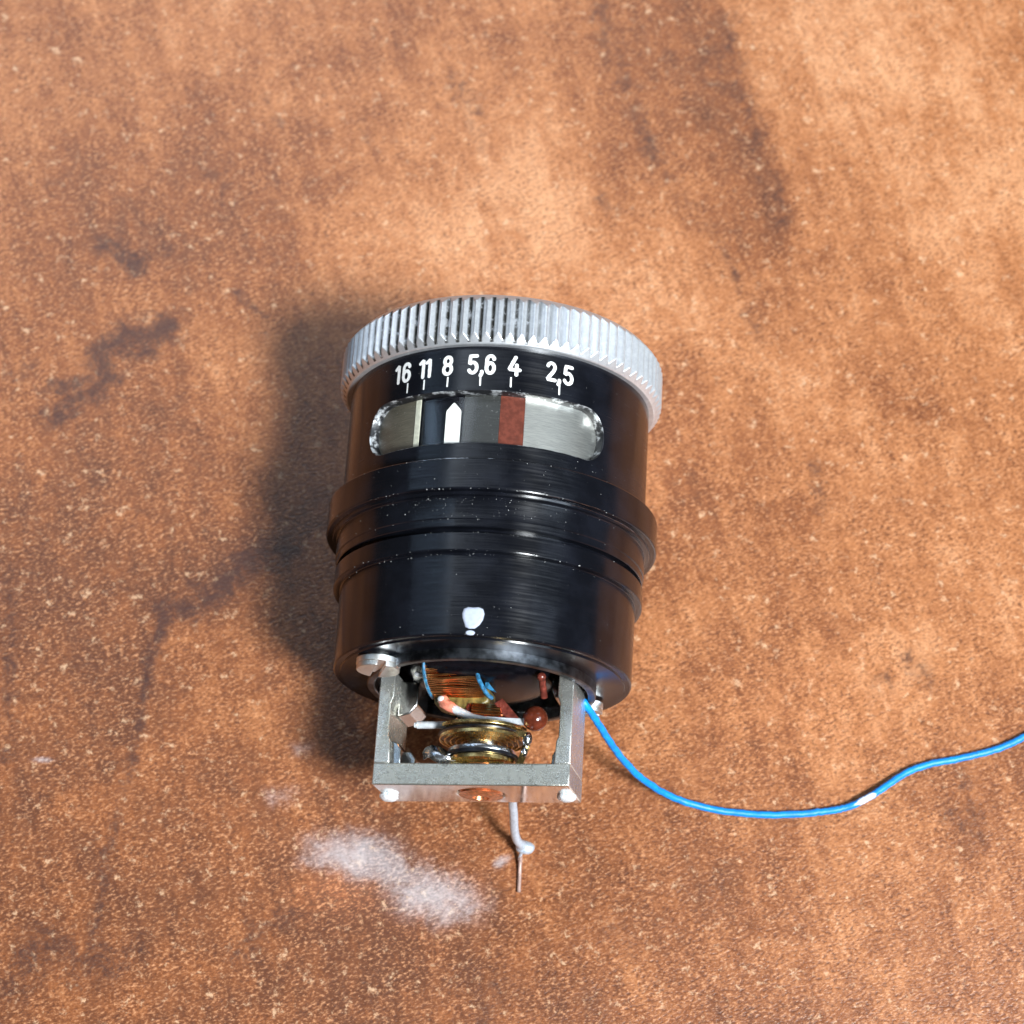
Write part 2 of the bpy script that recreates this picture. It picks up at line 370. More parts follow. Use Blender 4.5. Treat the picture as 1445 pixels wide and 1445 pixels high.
    # broad tone: uneven print, with light falloff painted in towards the lower left
    def blob(px, py, wd, amp):
        A = onz(px, py); tn[:N] += amp * np.exp(-((PX - A.x) ** 2 + (PY - A.y) ** 2) / wd ** 2)
    for b_ in [(40, 60, 22, .10), (700, 330, 16, .20), (1250, 80, 30, .10), (1400, 400, 25, .08), (620, 400, 10, .12), (1150, 180, 12, .14), (180, 330, 22, -.10), (60, 250, 12, -.10), (950, 120, 14, -.12), (1040, 230, 9, -.16),
               (250, 1000, 16, .02), (330, 920, 10, .12), (120, 760, 16, -.14), (300, 740, 14, -.12), (60, 1330, 14, -.16), (500, 1330, 14, -.12), (420, 1060, 10, -.10), (900, 1300, 25, -.06), (1300, 1300, 20, .03), (560, 1120, 10, -.05), (900, 60, 12, -.05)]: blob(*b_)
    tn[:N] -= .05
    tn[:N] += .10 * np.clip((PX * .45 + PY * .9) / 60., -1.1, 1.1)          # light falloff painted into the tone, paler towards one corner
    # one-sided edges of the print: dark on one side, pale on the other
    def edge(pts, wd, amp):
        best = np.zeros(N, np.float32)
        for p, q_ in zip(pts, pts[1:]):
            A = np.array(onz(*p)[:2]); B = np.array(onz(*q_)[:2]); d = B - A; L = d @ d
            tt = np.clip(((PX - A[0]) * d[0] + (PY - A[1]) * d[1]) / L, 0, 1)
            dist = np.hypot(PX - A[0] - tt * d[0], PY - A[1] - tt * d[1]); side = d[0] * (PY - A[1]) - d[1] * (PX - A[0])
            val = np.where(side < 0, np.exp(-(dist / wd) ** 2), np.exp(-(dist / .35) ** 2)); best = np.maximum(best, val)
        tn[:N] += amp * best
    edge([(1018, 20), (1045, 120), (1068, 190), (1092, 260), (1112, 330)], 6.0, -.22)
    edge([(400, 770), (345, 795), (300, 838), (240, 868), (212, 930), (198, 1020)], 5.0, -.16)
    edge([(1355, 1080), (1372, 1130), (1390, 1190)], 3.0, -.15)
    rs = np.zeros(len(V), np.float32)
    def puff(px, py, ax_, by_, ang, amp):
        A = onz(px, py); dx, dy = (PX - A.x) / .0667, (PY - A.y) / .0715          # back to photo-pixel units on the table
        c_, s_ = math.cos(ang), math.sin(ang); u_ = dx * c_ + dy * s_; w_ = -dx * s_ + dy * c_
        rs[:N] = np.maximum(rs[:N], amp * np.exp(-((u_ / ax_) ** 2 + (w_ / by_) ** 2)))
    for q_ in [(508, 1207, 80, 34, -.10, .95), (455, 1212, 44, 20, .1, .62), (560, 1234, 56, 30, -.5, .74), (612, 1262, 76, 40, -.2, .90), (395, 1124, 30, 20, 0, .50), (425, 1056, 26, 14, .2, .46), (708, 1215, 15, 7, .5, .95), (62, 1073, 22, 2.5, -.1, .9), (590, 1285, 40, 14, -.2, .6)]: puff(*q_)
    for nm, ar in (('stain', st), ('tone', tn), ('white_patch', rs)):
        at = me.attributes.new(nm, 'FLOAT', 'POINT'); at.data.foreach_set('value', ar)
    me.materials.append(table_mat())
    ob = bpy.data.objects.new('tabletop', me); scn.collection.objects.link(ob)
    ob['kind'] = 'structure'; ob['label'] = 'rust brown mottled laminate table top with dark veins'
    return ob
build_table()

# ------------------------------------------------------------------ the meter unit
root = bpy.data.objects.new('light_meter_unit', None); scn.collection.objects.link(root); root['_o'] = [0, 0, 0]
root.empty_display_size = .01
root['label'] = 'black tubular light meter unit with knurled silver ring, exposed coil movement and blue lead'
root['category'] = 'light meter'
AX = (0, 0, ZC)
def cyl(R, th, y): return (R * math.sin(th), y, ZC + R * math.cos(th))

# --- knurled ring
def ring():
    NTEETH, SUB = 90, 10; n = NTEETH * SUB
    depth = .46; RM = 15.05
    key = [(11.05, 14.34), (11.10, 14.42), (11.88, RM), (15.0, RM), (15.42, 14.72), (15.90, 14.30), (15.98, 14.1)]
    ys = sorted(set([11.05, 11.08, 11.10] + list(np.linspace(11.1, 11.9, 16)) + list(np.linspace(12.0, 14.7, 8)) + list(np.linspace(14.8, 15.5, 12)) + [15.6, 15.75, 15.9, 15.98]))
    pr = lambda y: float(np.interp(y, [k[0] for k in key], [k[1] for k in key]))
    b = MB(); gr = []
    jit = [rnd.uniform(-.04, .04) for _ in range(NTEETH)]
    vs_ = [];
    prof = [(11.05, 13.7)] + [(y, None) for y in ys] + [(16.0, 13.6), (16.0, 9.0)]
    for (y, r0) in prof:
        for k in range(n):
            a = 2 * math.pi * k / n; t = (k % SUB) / SUB; tri = abs(2 * t - 1)            # 1 at the groove, 0 on the crest
            g = RM - (depth + jit[k // SUB] * .5) * max(0, (tri - .12) / .88)
            r = r0 if r0 is not None else min(pr(y), g)
            vs_.append(cyl(r, a, y)); gr.append(tri if r0 is None and 11.2 < y < 15.5 else 0)
    m = len(prof)
    fs = [(i * n + k, i * n + (k + 1) % n, (i + 1) * n + (k + 1) % n, (i + 1) * n + k) for i in range(m - 1) for k in range(n)]
    fs.append(tuple((m - 1) * n + k for k in range(0, n, 10)))
    b.add(vs_, fs)
    o = b.build('knurled_ring', M['ring'], root, AX, 24)
    # groove depth attribute by vertex position
    me = o.data; c = np.empty(len(me.vertices) * 3, np.float32); me.vertices.foreach_get('co', c); c = c.reshape(-1, 3) / S
    th = np.mod(np.arctan2(c[:, 0], c[:, 2]), 2 * np.pi) / (2 * np.pi) * NTEETH
    tri = np.abs(2 * (th % 1) - 1); rr = np.hypot(c[:, 0], c[:, 2])
    val = np.where((c[:, 1] > 11.2) & (c[:, 1] < 15.5) & (rr > 14), tri, 0).astype(np.float32)
    at = me.attributes.new('groove', 'FLOAT', 'POINT'); at.data.foreach_set('value', val)
    o['label'] = 'knurled satin silver metal ring'
    return o
ring()

# --- barrel: slotted upper tube, flange and stepped lower body
RB = 13.91; SLOT_C = math.radians(-6.2); SLOT_HL = 11.75; SLOT_HH = 2.45; SLOT_Y = 4.35
def stadium(off, n=22):
    hh = SLOT_HH + off; hl = SLOT_HL - SLOT_HH * .86; pts = []
    for sgn in (1, -1):
        for k in range(n + 1):
            a = math.pi / 2 - math.pi * k / n
            pts.append((sgn * (hl + hh * .86 * math.cos(a)), sgn * hh * math.sin(a)))
    return pts       # clockwise
def barrel():
    hole = stadium(.06); V = [Vector((s, y)) for s, y in hole]; E = [(k, (k + 1) % len(hole)) for k in range(len(hole))]
    # subdivide long straight edges
    V2 = []
    for k in range(len(hole)):
        p, q = V[k], V[(k + 1) % len(hole)]; m = max(1, int((q - p).length / .45))
        V2 += [p.lerp(q, j / m) for j in range(m)]
    nh = len(V2); V = list(V2); E = [(k, (k + 1) % nh) for k in range(nh)]
    L = math.pi * RB; y0, y1 = .0 - SLOT_Y, 11.10 - SLOT_Y; NS = 180
    def inside(p, off):
        hl = SLOT_HL - SLOT_HH * .86; hh = SLOT_HH + off
        dx = max(0, abs(p[0]) - hl) / .86
        return math.hypot(dx, p[1]) < hh
    ny = 14
    for i in range(ny + 1):
        for k in range(NS + 1):
            p = (-L + 2 * L * k / NS, y0 + (y1 - y0) * i / ny)
            if not inside(p, .28): V.append(Vector(p))
    ov, oe, of, *_ = geometry.delaunay_2d_cdt(V, E, [], 0, 1e-5)
    mb = MB()
    P = [cyl(RB, p[0] / RB + SLOT_C, p[1] + SLOT_Y) for p in ov]
    F = []
    for f in of:
        c = sum((ov[i] for i in f), Vector((0, 0))) / len(f)
        if not inside(c, .055): F.append(tuple(f))
    mb.add(P, F)
    nr = [Vector((p[0], 0, p[2] - ZC)).normalized() for p in P]
    up = mb.build('barrel', M['black'], root, AX, 30, normals=nr)
    up['label'] = 'glossy black upper tube with engraved scale and oval window'
    # chamfered, chipped rim of the slot and its wall
    r = MB(); cs = [stadium(.06), stadium(.015), stadium(-.02), stadium(-.02)]; Rs = [RB, RB - .035, RB - .14, RB - .95]; n = len(cs[0])
    def dens(c):
        o = []
        for k in range(n):
            p, q = Vector(c[k]), Vector(c[(k + 1) % n]); m = 40 if (q - p).length > 3 else 1
            o += [p.lerp(q, j / m) for j in range(m)]
        return o
    cs = [dens(c) for c in cs]; n = len(cs[0]); vs_ = []
    for c, R in zip(cs, Rs):
        vs_ += [cyl(R, p[0] / RB + SLOT_C, p[1] + SLOT_Y) for p in c]
    r.add(vs_, [(i * n + k, i * n + (k + 1) % n, (i + 1) * n + (k + 1) % n, (i + 1) * n + k) for i in range(3) for k in range(n)])
    r.build('window_rim', M['rim'], up, AX, 60)
    return up
up = barrel()
lo = MB()
lo.lathe([(.01, 13.5), (0.0, 14.92), (-.04, 15.02), (-.12, 15.07), (-2.72, 15.07), (-2.82, 15.02), (-2.86, 14.92), (-2.88, 14.5), (-3.05, 14.45), (-3.12, 14.40), (-3.16, 14.12), (-3.24, 14.04), (-3.34, 14.02),
          (-5.12, 14.02), (-5.20, 13.93), (-5.80, 13.91), (-5.86, 13.84), (-5.88, 13.2), (-6.36, 13.2), (-6.38, 13.90), (-6.44, 13.97), (-7.92, 13.97), (-8.02, 13.92), (-8.05, 13.84), (-8.07, 13.42), (-8.14, 13.36),
          (-15.22, 13.30), (-15.34, 13.18), (-15.36, 12.72), (-15.50, 12.66), (-15.50, 9.0)], 240)
lower = lo.build('stepped_body', M['black_body'], root, AX, 18); lower['label'] = 'stepped turned black body with flange'

# --- end boss, bore and core
bo = MB(); bo.lathe([(-15.48, 10.2), (-16.34, 10.2), (-16.44, 10.1), (-16.44, 9.62), (-16.36, 9.5), (-9.0, 9.4), (-9.0, 0.001)], 160)
bo.build('end_collar', M['collar'], root, AX, 18)
co_ = MB(); co_.lathe([(-9, 6.9), (-14.2, 6.9), (-15.0, 6.7), (-15.6, 6.1), (-16.0, 5.2), (-16.25, 3.6), (-16.3, .001)], 96)
co_.build('magnet_core', M['core'], root, AX, 50)

# --- scale inside the window
drum = MB(); drum.lathe([(.6, 12.72), (8.2, 12.72)], 120, t0=math.radians(-75), t1=math.radians(65)); drum = drum.build('scale_drum', M['drum'], root, AX)
def strip(name, mat, d0, d1, R, y0=1.0, y1=7.7, n=16):
    m = MB(); vs_ = []; t = .12
    for k in range(n + 1):
        a = math.radians(d0 + (d1 - d0) * k / n)
        vs_ += [cyl(R, a, y0), cyl(R, a, y1), cyl(R - t, a, y1), cyl(R - t, a, y0)]
    m.add(vs_, [(k * 4 + j, k * 4 + (j + 1) % 4, k * 4 + 4 + (j + 1) % 4, k * 4 + 4 + j) for k in range(n) for j in range(4)] + [(0, 1, 2, 3), (n * 4 + 3, n * 4 + 2, n * 4 + 1, n * 4)])
    return m.build(name, mat, drum, AX, 30)
strip('tarnished_plate', M['plate_left'], -62, -34.2, 12.98)
strip('cream_line', M['cream'], -34.2, -32.0, 13.02, n=4)
strip('dark_plate', M['plate_dark'], -13.6, .5, 12.94)
strip('red_band', M['redband'], .5, 10.0, 12.98, n=8)
strip('silver_plate', M['plate_silver'], 10.1, 58, 12.97)
pn = MB(); c_ = -17.55; hw = 3.0
poly = [(-hw, 1.0), (hw, 1.0), (hw, 5.15), (hw * .95, 5.35), (.7, 5.95), (0, 6.08), (-.7, 5.95), (-hw * .95, 5.35), (-hw, 5.15)]
top_ = [cyl(13.06, math.radians(c_ + a), y) for a, y in poly]; bot_ = [cyl(12.96, math.radians(c_ + a), y) for a, y in poly]; n = len(poly)
pn.add(top_ + bot_, [tuple(range(n))] + [(k, (k + 1) % n, n + (k + 1) % n, n + k) for k in range(n)])
pn.build('pointer', M['needle'], drum, AX, 30)
pm = MB(); vs_ = []; nn = 48
for i, y in enumerate(np.linspace(1.2, 7.5, 6)):
    vs_ += [cyl(13.22, math.radians(-62 + 112 * k / nn), y) for k in range(nn + 1)]
pm.add(vs_, [(i * (nn + 1) + k, i * (nn + 1) + k + 1, (i + 1) * (nn + 1) + k + 1, (i + 1) * (nn + 1) + k) for i in range(5) for k in range(nn)])
pm.build('window_pane', M['pane'], root, AX, 60)

# --- engraved figures and ticks (strokes with round ends, laid on the tube)
def arc(cx, cy, rx, ry, a0, a1, n=14):
    return [(cx + rx * math.cos(math.radians(a0 + (a1 - a0) * k / n)), cy + ry * math.sin(math.radians(a0 + (a1 - a0) * k / n))) for k in range(n + 1)]
GL = {  # unit: width 1, height 2, centre lines
    '1': [[(-.30, 1.62), (.02, 1.92), (.06, 1.9), (.06, .0)]],
    '6': [[(.86, 1.62)] + arc(.5, 1.52, .38, .46, 20, 180) + [(.10, .62)] + arc(.5, .58, .40, .58, 180, 540, 26)],
    '8': [arc(.5, 1.50, .36, .46, -90, 270, 26), arc(.5, .54, .42, .54, 90, 450, 26)],
    '5': [[(.86, 1.96), (.20, 1.96), (.14, 1.10)] + arc(.48, .62, .42, .60, 130, -150, 22)],
    '4': [[(.60, 1.98), (.06, .62), (.10, .56), (1.04, .56)], [(.74, 1.1), (.74, 0.0)]],
    '2': [arc(.48, 1.50, .38, .46, 165, -25, 16) + [(.72, 1.05), (.12, .12), (.14, .06), (.92, .06)]],
    ',': [[(.06, .16), (.08, .02), (-.04, -.30)]],
}
def ribbon(mb, pts, wd, Roff):
    P = [Vector(p) for p in pts]; Q = [P[0]]
    for a, b in zip(P, P[1:]):
        m = max(1, int((b - a).length / .12)); Q += [a.lerp(b, j / m) for j in range(1, m + 1)]
    vs_ = []; n = len(Q)
    for i, p in enumerate(Q):
        t = (Q[min(i + 1, n - 1)] - Q[max(i - 1, 0)]); t = t.normalized() if t.length > 1e-9 else Vector((1, 0)); nn_ = Vector((-t.y, t.x)); h = wd / 2 * (1 + rnd.uniform(-.06, .06))
        e = 0.006 * i / n
        for s_ in (1, -1): q = p + nn_ * h * s_; vs_.append(cyl(RB + Roff + e, q.x / RB, q.y))
    fs = [(2 * i, 2 * i + 1, 2 * i + 3, 2 * i + 2) for i in range(n - 1)]
    for end, sg in ((0, -1), (n - 1, 1)):
        t = (Q[1] - Q[0]).normalized() if end == 0 else (Q[-1] - Q[-2]).normalized()
        base = len(vs_); ca_ = Q[end]; nn_ = Vector((-t.y, t.x)); e = 0.006 * end / n
        ring_ = [ca_ + nn_ * (wd / 2 * math.cos(a)) + t * sg * (wd / 2 * math.sin(a)) for a in np.linspace(0, math.pi, 9)]
        vs_ += [cyl(RB + Roff + e, q.x / RB, q.y) for q in ring_]; fs.append(tuple(range(base, base + 9)))
    mb.add(vs_, fs)
def figure(items, name):
    mb = MB()
    for ch, deg, wmm in items:
        for j, st_ in enumerate(GL[ch]):
            s0 = math.radians(deg) * RB; k = wmm
            off = 0 if ch in '1,' else -.5 * k
            ribbon(mb, [(s0 + off + x * k, 8.47 + y * .835) for x, y in st_], .33, .010 + .008 * j)
    o = mb.build(name, M['ink'], up, AX, 60); return o
figure([('1', -41.0, .9), ('6', -37.1, .84)], 'figure_sixteen'); figure([('1', -29.9, .9), ('1', -27.2, .9)], 'figure_eleven'); figure([('8', -19.85, .84)], 'figure_eight')
figure([('5', -10.4, .85), (',', -7.3, .9), ('6', -4.1, .82)], 'figure_five_six'); figure([('4', 4.5, .92)], 'figure_four'); figure([('2', 18.3, .86), (',', 21.3, .9), ('5', 25.0, .9)], 'figure_two_five')
for d in (-36.1, -28.9, -19.5, -7.4, 3.6, 21.7):
    mb = MB(); s0 = math.radians(d) * RB
    ribbon(mb, [(s0 + rnd.uniform(-.02, .02), 7.30), (s0, 7.8), (s0, 8.14)], .15, .010)
    mb.build('tick_mark', M['ink'], up, AX, 60)

# --- white paint dab on the lower body
pd = MB()
def dab(outl, cx, cyy, R, hgt, tilt=0):
    vs_ = [cyl(R + hgt, cx / R, cyy)]; n = len(outl)
    for q, hh in ((.72, hgt), (.93, hgt * .75), (1.0, -.02)):
        vs_ += [cyl(R + hh, (cx + x * q) / R, cyy + y * q) for x, y in outl]
    fs = [(0, 1 + k, 1 + (k + 1) % n) for k in range(n)] + [(1 + i * n + k, 1 + (i + 1) * n + k, 1 + (i + 1) * n + (k + 1) % n, 1 + i * n + (k + 1) % n) for i in range(2) for k in range(n)]
    pd.add(vs_, fs)
o1 = [(-.92, .35), (-.80, .78), (-.45, .93), (.0, .90), (.45, .95), (.85, .80), (.98, .35), (.88, -.15), (.62, -.62), (.25, -.95), (-.22, -.98), (-.55, -.85), (-.70, -.45), (-.86, -.05)]
dab(o1, math.radians(-4.4) * 13.33, -13.8, 13.32, .10)
dab([(.42 * math.cos(a), .22 * math.sin(a)) for a in np.linspace(0, 2 * math.pi, 12, endpoint=False)], math.radians(-4.9) * 13.3, -15.12, 13.27, .06)
pd.build('paint_dab', M['paint'], lower, AX, 80)

# --- dust and chipped specks on the black metal
def specks(parent, n, surf, name='dust'):
    mb = MB()
    for _ in range(n):
        R, th, y, sz = surf(); p = Vector(cyl(R, th, y)); nn_ = Vector((math.sin(th), 0, math.cos(th))); t = Vector((0, 1, 0)); b_ = t.cross(nn_)
        a = rnd.uniform(0, math.pi); e0 = t * math.cos(a) + b_ * math.sin(a); e1 = nn_.cross(e0); l = sz * rnd.uniform(.7, 1.8)
        vs_ = [p - nn_ * .01 + e0 * l * x + e1 * sz * z for x, z in ((-.5, 0), (0, .4), (.5, 0), (0, -.4))] + [p + nn_ * sz * .3]
        mb.add(vs_, [(0, 1, 4), (1, 2, 4), (2, 3, 4), (3, 0, 4)])
    o = mb.build(name, M['dust'], parent, AX, 0); o['kind'] = 'stuff'; return o
EDGES = [(15.07, -.12), (15.05, -2.8), (14.05, -3.3), (13.95, -5.15), (13.96, -6.45), (13.96, -7.95), (13.38, -8.2), (13.28, -15.15)]
def s_lower():
    th = rnd.gauss(-.12, .55); u = rnd.random(); sz = abs(rnd.gauss(.02, .035)) + .014
    if u < .55: R, y = rnd.choice(EDGES); return R, th, y + rnd.uniform(-.12, .06), sz
    if u < .82: return 14.02, rnd.gauss(-.2, .35), rnd.uniform(-5.0, -3.3), sz * .9
    if u < .9: return 15.07, th, rnd.uniform(-2.7, -.2), sz
    return 13.33, th, rnd.uniform(-15, -8.2), sz
def s_upper():
    th = rnd.gauss(.1, .7); y = rnd.uniform(.2, 1.7) if rnd.random() < .7 else rnd.uniform(6.9, 10.9)
    return RB, th, y, abs(rnd.gauss(.025, .02)) + .015
specks(lower, 420, s_lower); specks(up, 60, s_upper)
# bare scratches along the flange edges
sc_ = MB()
for R, y, d0, d1, wd in [(15.03, -.06, -30, -9, .045), (15.0, -.05, -8, 6, .03), (15.0, -.05, 28, 34, .05), (13.26, -15.22, 6, 30, .05), (13.24, -15.25, 44, 50, .05), (15.03, -2.82, 8, 38, .03), (14.5, -2.95, 20, 60, .03)]:
    k = 24; sc_.tube([cyl(R, math.radians(d0 + (d1 - d0) * j / k), y + rnd.uniform(-.015, .015)) for j in range(k + 1)], [wd * .5 * rnd.uniform(.3, 1) for _ in range(k + 1)], 5)
sc_.build('edge_scratches', M['tin'], lower, AX, 60)

# ------------------------------------------------------------------ exposed movement
ROT = math.radians(13.0); EX = Vector((math.cos(ROT), 0, math.sin(ROT))); EY = Vector((0, 1, 0)); EZ = Vector((-math.sin(ROT), 0, math.cos(ROT)))
FO = Vector((.19, 0, ZC))
def FL(u_, Y, h): return FO + EX * u_ + EY * Y + EZ * h
def pw(px, py, h):
    """photo pixel -> point on the plane at height h over the frame's mid plane"""
    d = ray(px, py); t = ((FO + EZ * h - CAM).dot(EZ)) / d.dot(EZ); return CAM + d * t
def loc(p):
    q = Vector(p) - FO; return q.dot(EX), q.y, q.dot(EZ)
W2, H2 = 8.75, 3.0; YB0, YB1 = -25.6, -23.62

def arm(sgn):
    m = MB(); i0 = 7.42
    poly = [(sgn * W2, -15.3), (sgn * W2, YB1 - .015), (sgn * (i0 - .1), YB1 - .015), (sgn * i0, -21.6), (sgn * (i0 + .18), -21.2), (sgn * (i0 + .18), -18.2), (sgn * (i0 - .05), -17.6), (sgn * (i0 - .05), -15.3)]
    m.prism(poly, EX, EY, EZ, FO, -H2, H2)
    o = m.build('frame_arm', M['nickel'], root, FL(sgn * W2, -20, 0), 30, bevel=.10)
    g = MB()      # lower inner foot and ledge of the arm
    if sgn < 0:
        g.prism([(-7.5, -15.6), (-7.5, -18.9), (-6.4, -18.6), (-5.7, -17.8), (-5.7, -15.6)], EX, EY, EZ, FO, -2.6, 1.0)
        g.prism([(-7.5, -21.4), (-7.5, -23.55), (-6.55, -23.55), (-6.55, -22.2), (-6.9, -21.6)], EX, EY, EZ, FO, -2.6, 2.2)
        g.prism([(-7.3, -22.0), (-7.3, -23.5), (-5.6, -23.5), (-5.7, -22.5), (-6.2, -21.9)], EX, EY, EZ, FO, -2.6, .4)
    else:
        g.prism([(7.5, -21.6), (7.5, -23.55), (6.6, -23.55), (6.7, -22.3), (7.0, -21.8)], EX, EY, EZ, FO, -2.6, .9)
        g.prism([(7.5, -15.6), (7.5, -17.2), (6.7, -17.2), (6.4, -16.4), (6.4, -15.6)], EX, EY, EZ, FO, -2.6, 1.2)
    g.build('arm_ledge', M['ledge'], o, FL(sgn * 7, -20, 0), 30, bevel=.12)
    return o
arm(-1); arm(1)
bar = MB(); hole = [(1.36 * math.cos(a), 1.36 * math.sin(a)) for a in np.linspace(0, 2 * math.pi, 40, endpoint=False)]
c_in = (0.35, -.15)
def bar_mesh():
    """front bar with a drilled counterbore: outline and hole joined ring to ring"""
    m = MB(); n = 40; cr = .5; outl = []
    for k in range(n):
        a = 2 * math.pi * k / n; dx, dz = math.cos(a), math.sin(a)
        t = min((W2 + .02) / abs(dx) if abs(dx) > 1e-6 else 1e9, (H2 + .02) / abs(dz) if abs(dz) > 1e-6 else 1e9); outl.append((dx * t, dz * t))
    # make sure the corners are there
    for cx, cz in ((W2 + .02, H2 + .02), (-W2 - .02, H2 + .02), (-W2 - .02, -H2 - .02), (W2 + .02, -H2 - .02)):
        k = min(range(n), key=lambda i: (outl[i][0] - cx) ** 2 + (outl[i][1] - cz) ** 2); outl[k] = (cx, cz)
    hi = [(c_in[0] + 2.15 * math.cos(2 * math.pi * k / n), c_in[1] + 2.15 * math.sin(2 * math.pi * k / n)) for k in range(n)]
    hj = [(c_in[0] + 1.95 * math.cos(2 * math.pi * k / n), c_in[1] + 1.95 * math.sin(2 * math.pi * k / n)) for k in range(n)]
    rings = [[FL(x, YB1, z) for x, z in outl], [FL(x, YB0, z) for x, z in outl], [FL(x, YB0, z) for x, z in hi], [FL(x, YB0 + .25, z) for x, z in hj], [FL(x, YB1, z) for x, z in hj]]
    vs_ = [p for r in rings for p in r]
    m.add(vs_, [(i * n + k, i * n + (k + 1) % n, ((i + 1) % 5) * n + (k + 1) % n, ((i + 1) % 5) * n + k) for i in range(5) for k in range(n)])
    return m
bar = bar_mesh().build('frame_bar', M['nickel'], root, FL(0, -24.6, 0), 30, bevel=.13)
bar.data.materials.append(M['polished'])                  # the front face is ground and polished
for f_ in bar.data.polygons:
    if f_.normal.y < -.9: f_.material_index = 1
ps = MB()
prof = [(YB1 + .4, .001), (YB1 + .4, 1.94)]
y = YB1; r0 = 1.49
while y > YB0 + .05: prof += [(y, 1.94), (y - .15, 1.72), (y - .3, 1.94)]; y -= .3
prof += [(YB0 - .12, 1.7), (YB0 - .30, 1.35), (YB0 - .34, .75), (YB0 + .1, .6), (YB0 + .4, .001)]
cc = FL(c_in[0], 0, c_in[1]); ps.lathe(prof, 48, cc.x, cc.z); ps.build('pivot_screw', M['copper_screw'], bar, (cc.x, YB0, cc.z), 30)
for px, py in ((549, 1122), (800, 1123)):
    d = ray(px, py); t = (YB0 - CAM.y) / d.y; p = CAM + d * t; m = MB(); m.ball((p.x, YB0 - .1, p.z), .84, 20, 14, (1, .55, 1), .10); m.build('solder_dot', M['solder'], bar, tuple(p), 80)

# --- slotted screws
def screw(c, R, th, slot_ang, sw=.55):
    m = MB(); cx, cyy, cz = c; dp = .45
    m.lathe([(cyy + th, .001), (cyy + th, R * .98), (cyy + th - .05, R), (cyy + dp, R), (cyy + dp, .001)], 48, cx, cz)
    m.lathe([(cyy + th + 1.6, R * .5), (cyy + th, R * .5)], 24, cx, cz)
    ca_, sa_ = math.cos(slot_ang), math.sin(slot_ang); a0 = math.asin(sw / 2 / R)
    for sg in (1, -1):
        poly = [(sg * R * .97 * math.cos(a), R * .97 * math.sin(a)) for a in np.linspace(-math.pi / 2 + a0, math.pi / 2 - a0, 22)]
        poly = [(max(x * sg, sw / 2) * sg, z) for x, z in poly]
        m.prism(poly, Vector((ca_, 0, sa_)), Vector((-sa_, 0, ca_)), EY, Vector((cx, 0, cz)), cyy, cyy + dp - .01)
    return m.build('slotted_screw', M['screw'], root, (cx, cyy, cz), 30, bevel=.06)
d = ray(533, 947); t = (-16.75 - CAM.y) / d.y; p = CAM + d * t
screw((p.x, -16.75, p.z), 1.93, 1.0, math.radians(-12), .72)
d = ray(831, 1007); t = (-16.7 - CAM.y) / d.y; p = CAM + d * t
screw((p.x, -16.7, p.z), 1.25, 1.0, math.radians(70), .5)

# --- coil
def spline_(pts, k=5):
    P = [Vector(p) for p in pts]; P = [P[0] * 2 - P[1]] + P + [P[-1] * 2 - P[-2]]; out = []
    for i in range(1, len(P) - 2):
        for j in range(k):
            t = j / k; a, b, c, d_ = P[i - 1], P[i], P[i + 1], P[i + 2]
            out.append(.5 * ((2 * b) + (c - a) * t + (2 * a - 5 * b + 4 * c - d_) * t * t + (3 * b - a - 3 * c + d_) * t ** 3))
    return out + [P[-2]]
def V3(px, py, h): return pw(px, py, h)
cl = loc(pw(609, 955, 2.2)); cr_ = loc(pw(682, 955, 2.2)); uL, uR = cl[0], cr_[0]
path = [(-13.8, 4.9), (-14.8, 5.0), (-15.6, 4.75), (-16.2, 4.1), (-16.7, 3.0), (-17.0, 1.9), (-17.05, .9), (-17.0, -1.5)]
PP = []
for (a, b) in zip(path, path[1:]):
    L_ = math.hypot(b[0] - a[0], b[1] - a[1]); m_ = max(1, int(round(L_ / .30)))
    PP += [(a[0] + (b[0] - a[0]) * j / m_, a[1] + (b[1] - a[1]) * j / m_) for j in range(m_)]
wd = MB()
for (yy, hh) in PP:
    pts = []; ph = rnd.uniform(0, 6); am = rnd.uniform(.02, .09); bow = rnd.uniform(-.08, .14)
    for j in range(11):
        s_ = j / 10; u_ = uL + (uR - uL) * s_; k = math.sin(math.pi * s_)
        pts.append(FL(u_, yy - bow * k + am * math.sin(ph + s_ * 5), hh + am * math.cos(ph + s_ * 6) + .12 * k))
    wd.tube(pts, .17, 8)
coil = wd.build('copper_coil', M['copper'], root, FL((uL + uR) / 2, -16, 2), 60); coil['label'] = 'shiny copper wire winding'
fm = MB(); fm.prism([(uL + .1, -17.75), (uL + .1, -16.2), (uR + .35, -16.2), (uR + .5, -17.6), (uR - .6, -18.2), (uL + 1.2, -18.1)], EX, EY, EZ, FO, -1.5, 1.25); fm.build('coil_former', M['olive'], coil, FL(0, -17, 0), 30, bevel=.25)
for us, r, ks in ((uL - .05, .15, range(0, 7)), (uR + .05, .20, range(0, 7))):
    m = MB(); pp = [FL(us + (0 if us < uL else .18 * max(0, k - 3)), path[k][0] - .12, path[k][1] + .12) for k in ks]; m.tube(spline_(pp), r, 8); m.build('insulating_sleeve', M['blue_tape'], coil, tuple(pp[1]), 60)
m = MB(); m.prism([(0, 0), (.5, -1.3), (1.2, -2.1), (.2, -1.7)], EX, EY, EZ, V3(684, 945, 2.6), -.1, .1); m.build('insulating_sleeve', M['blue_tape'], coil, V3(690, 960, 2.6), 30)
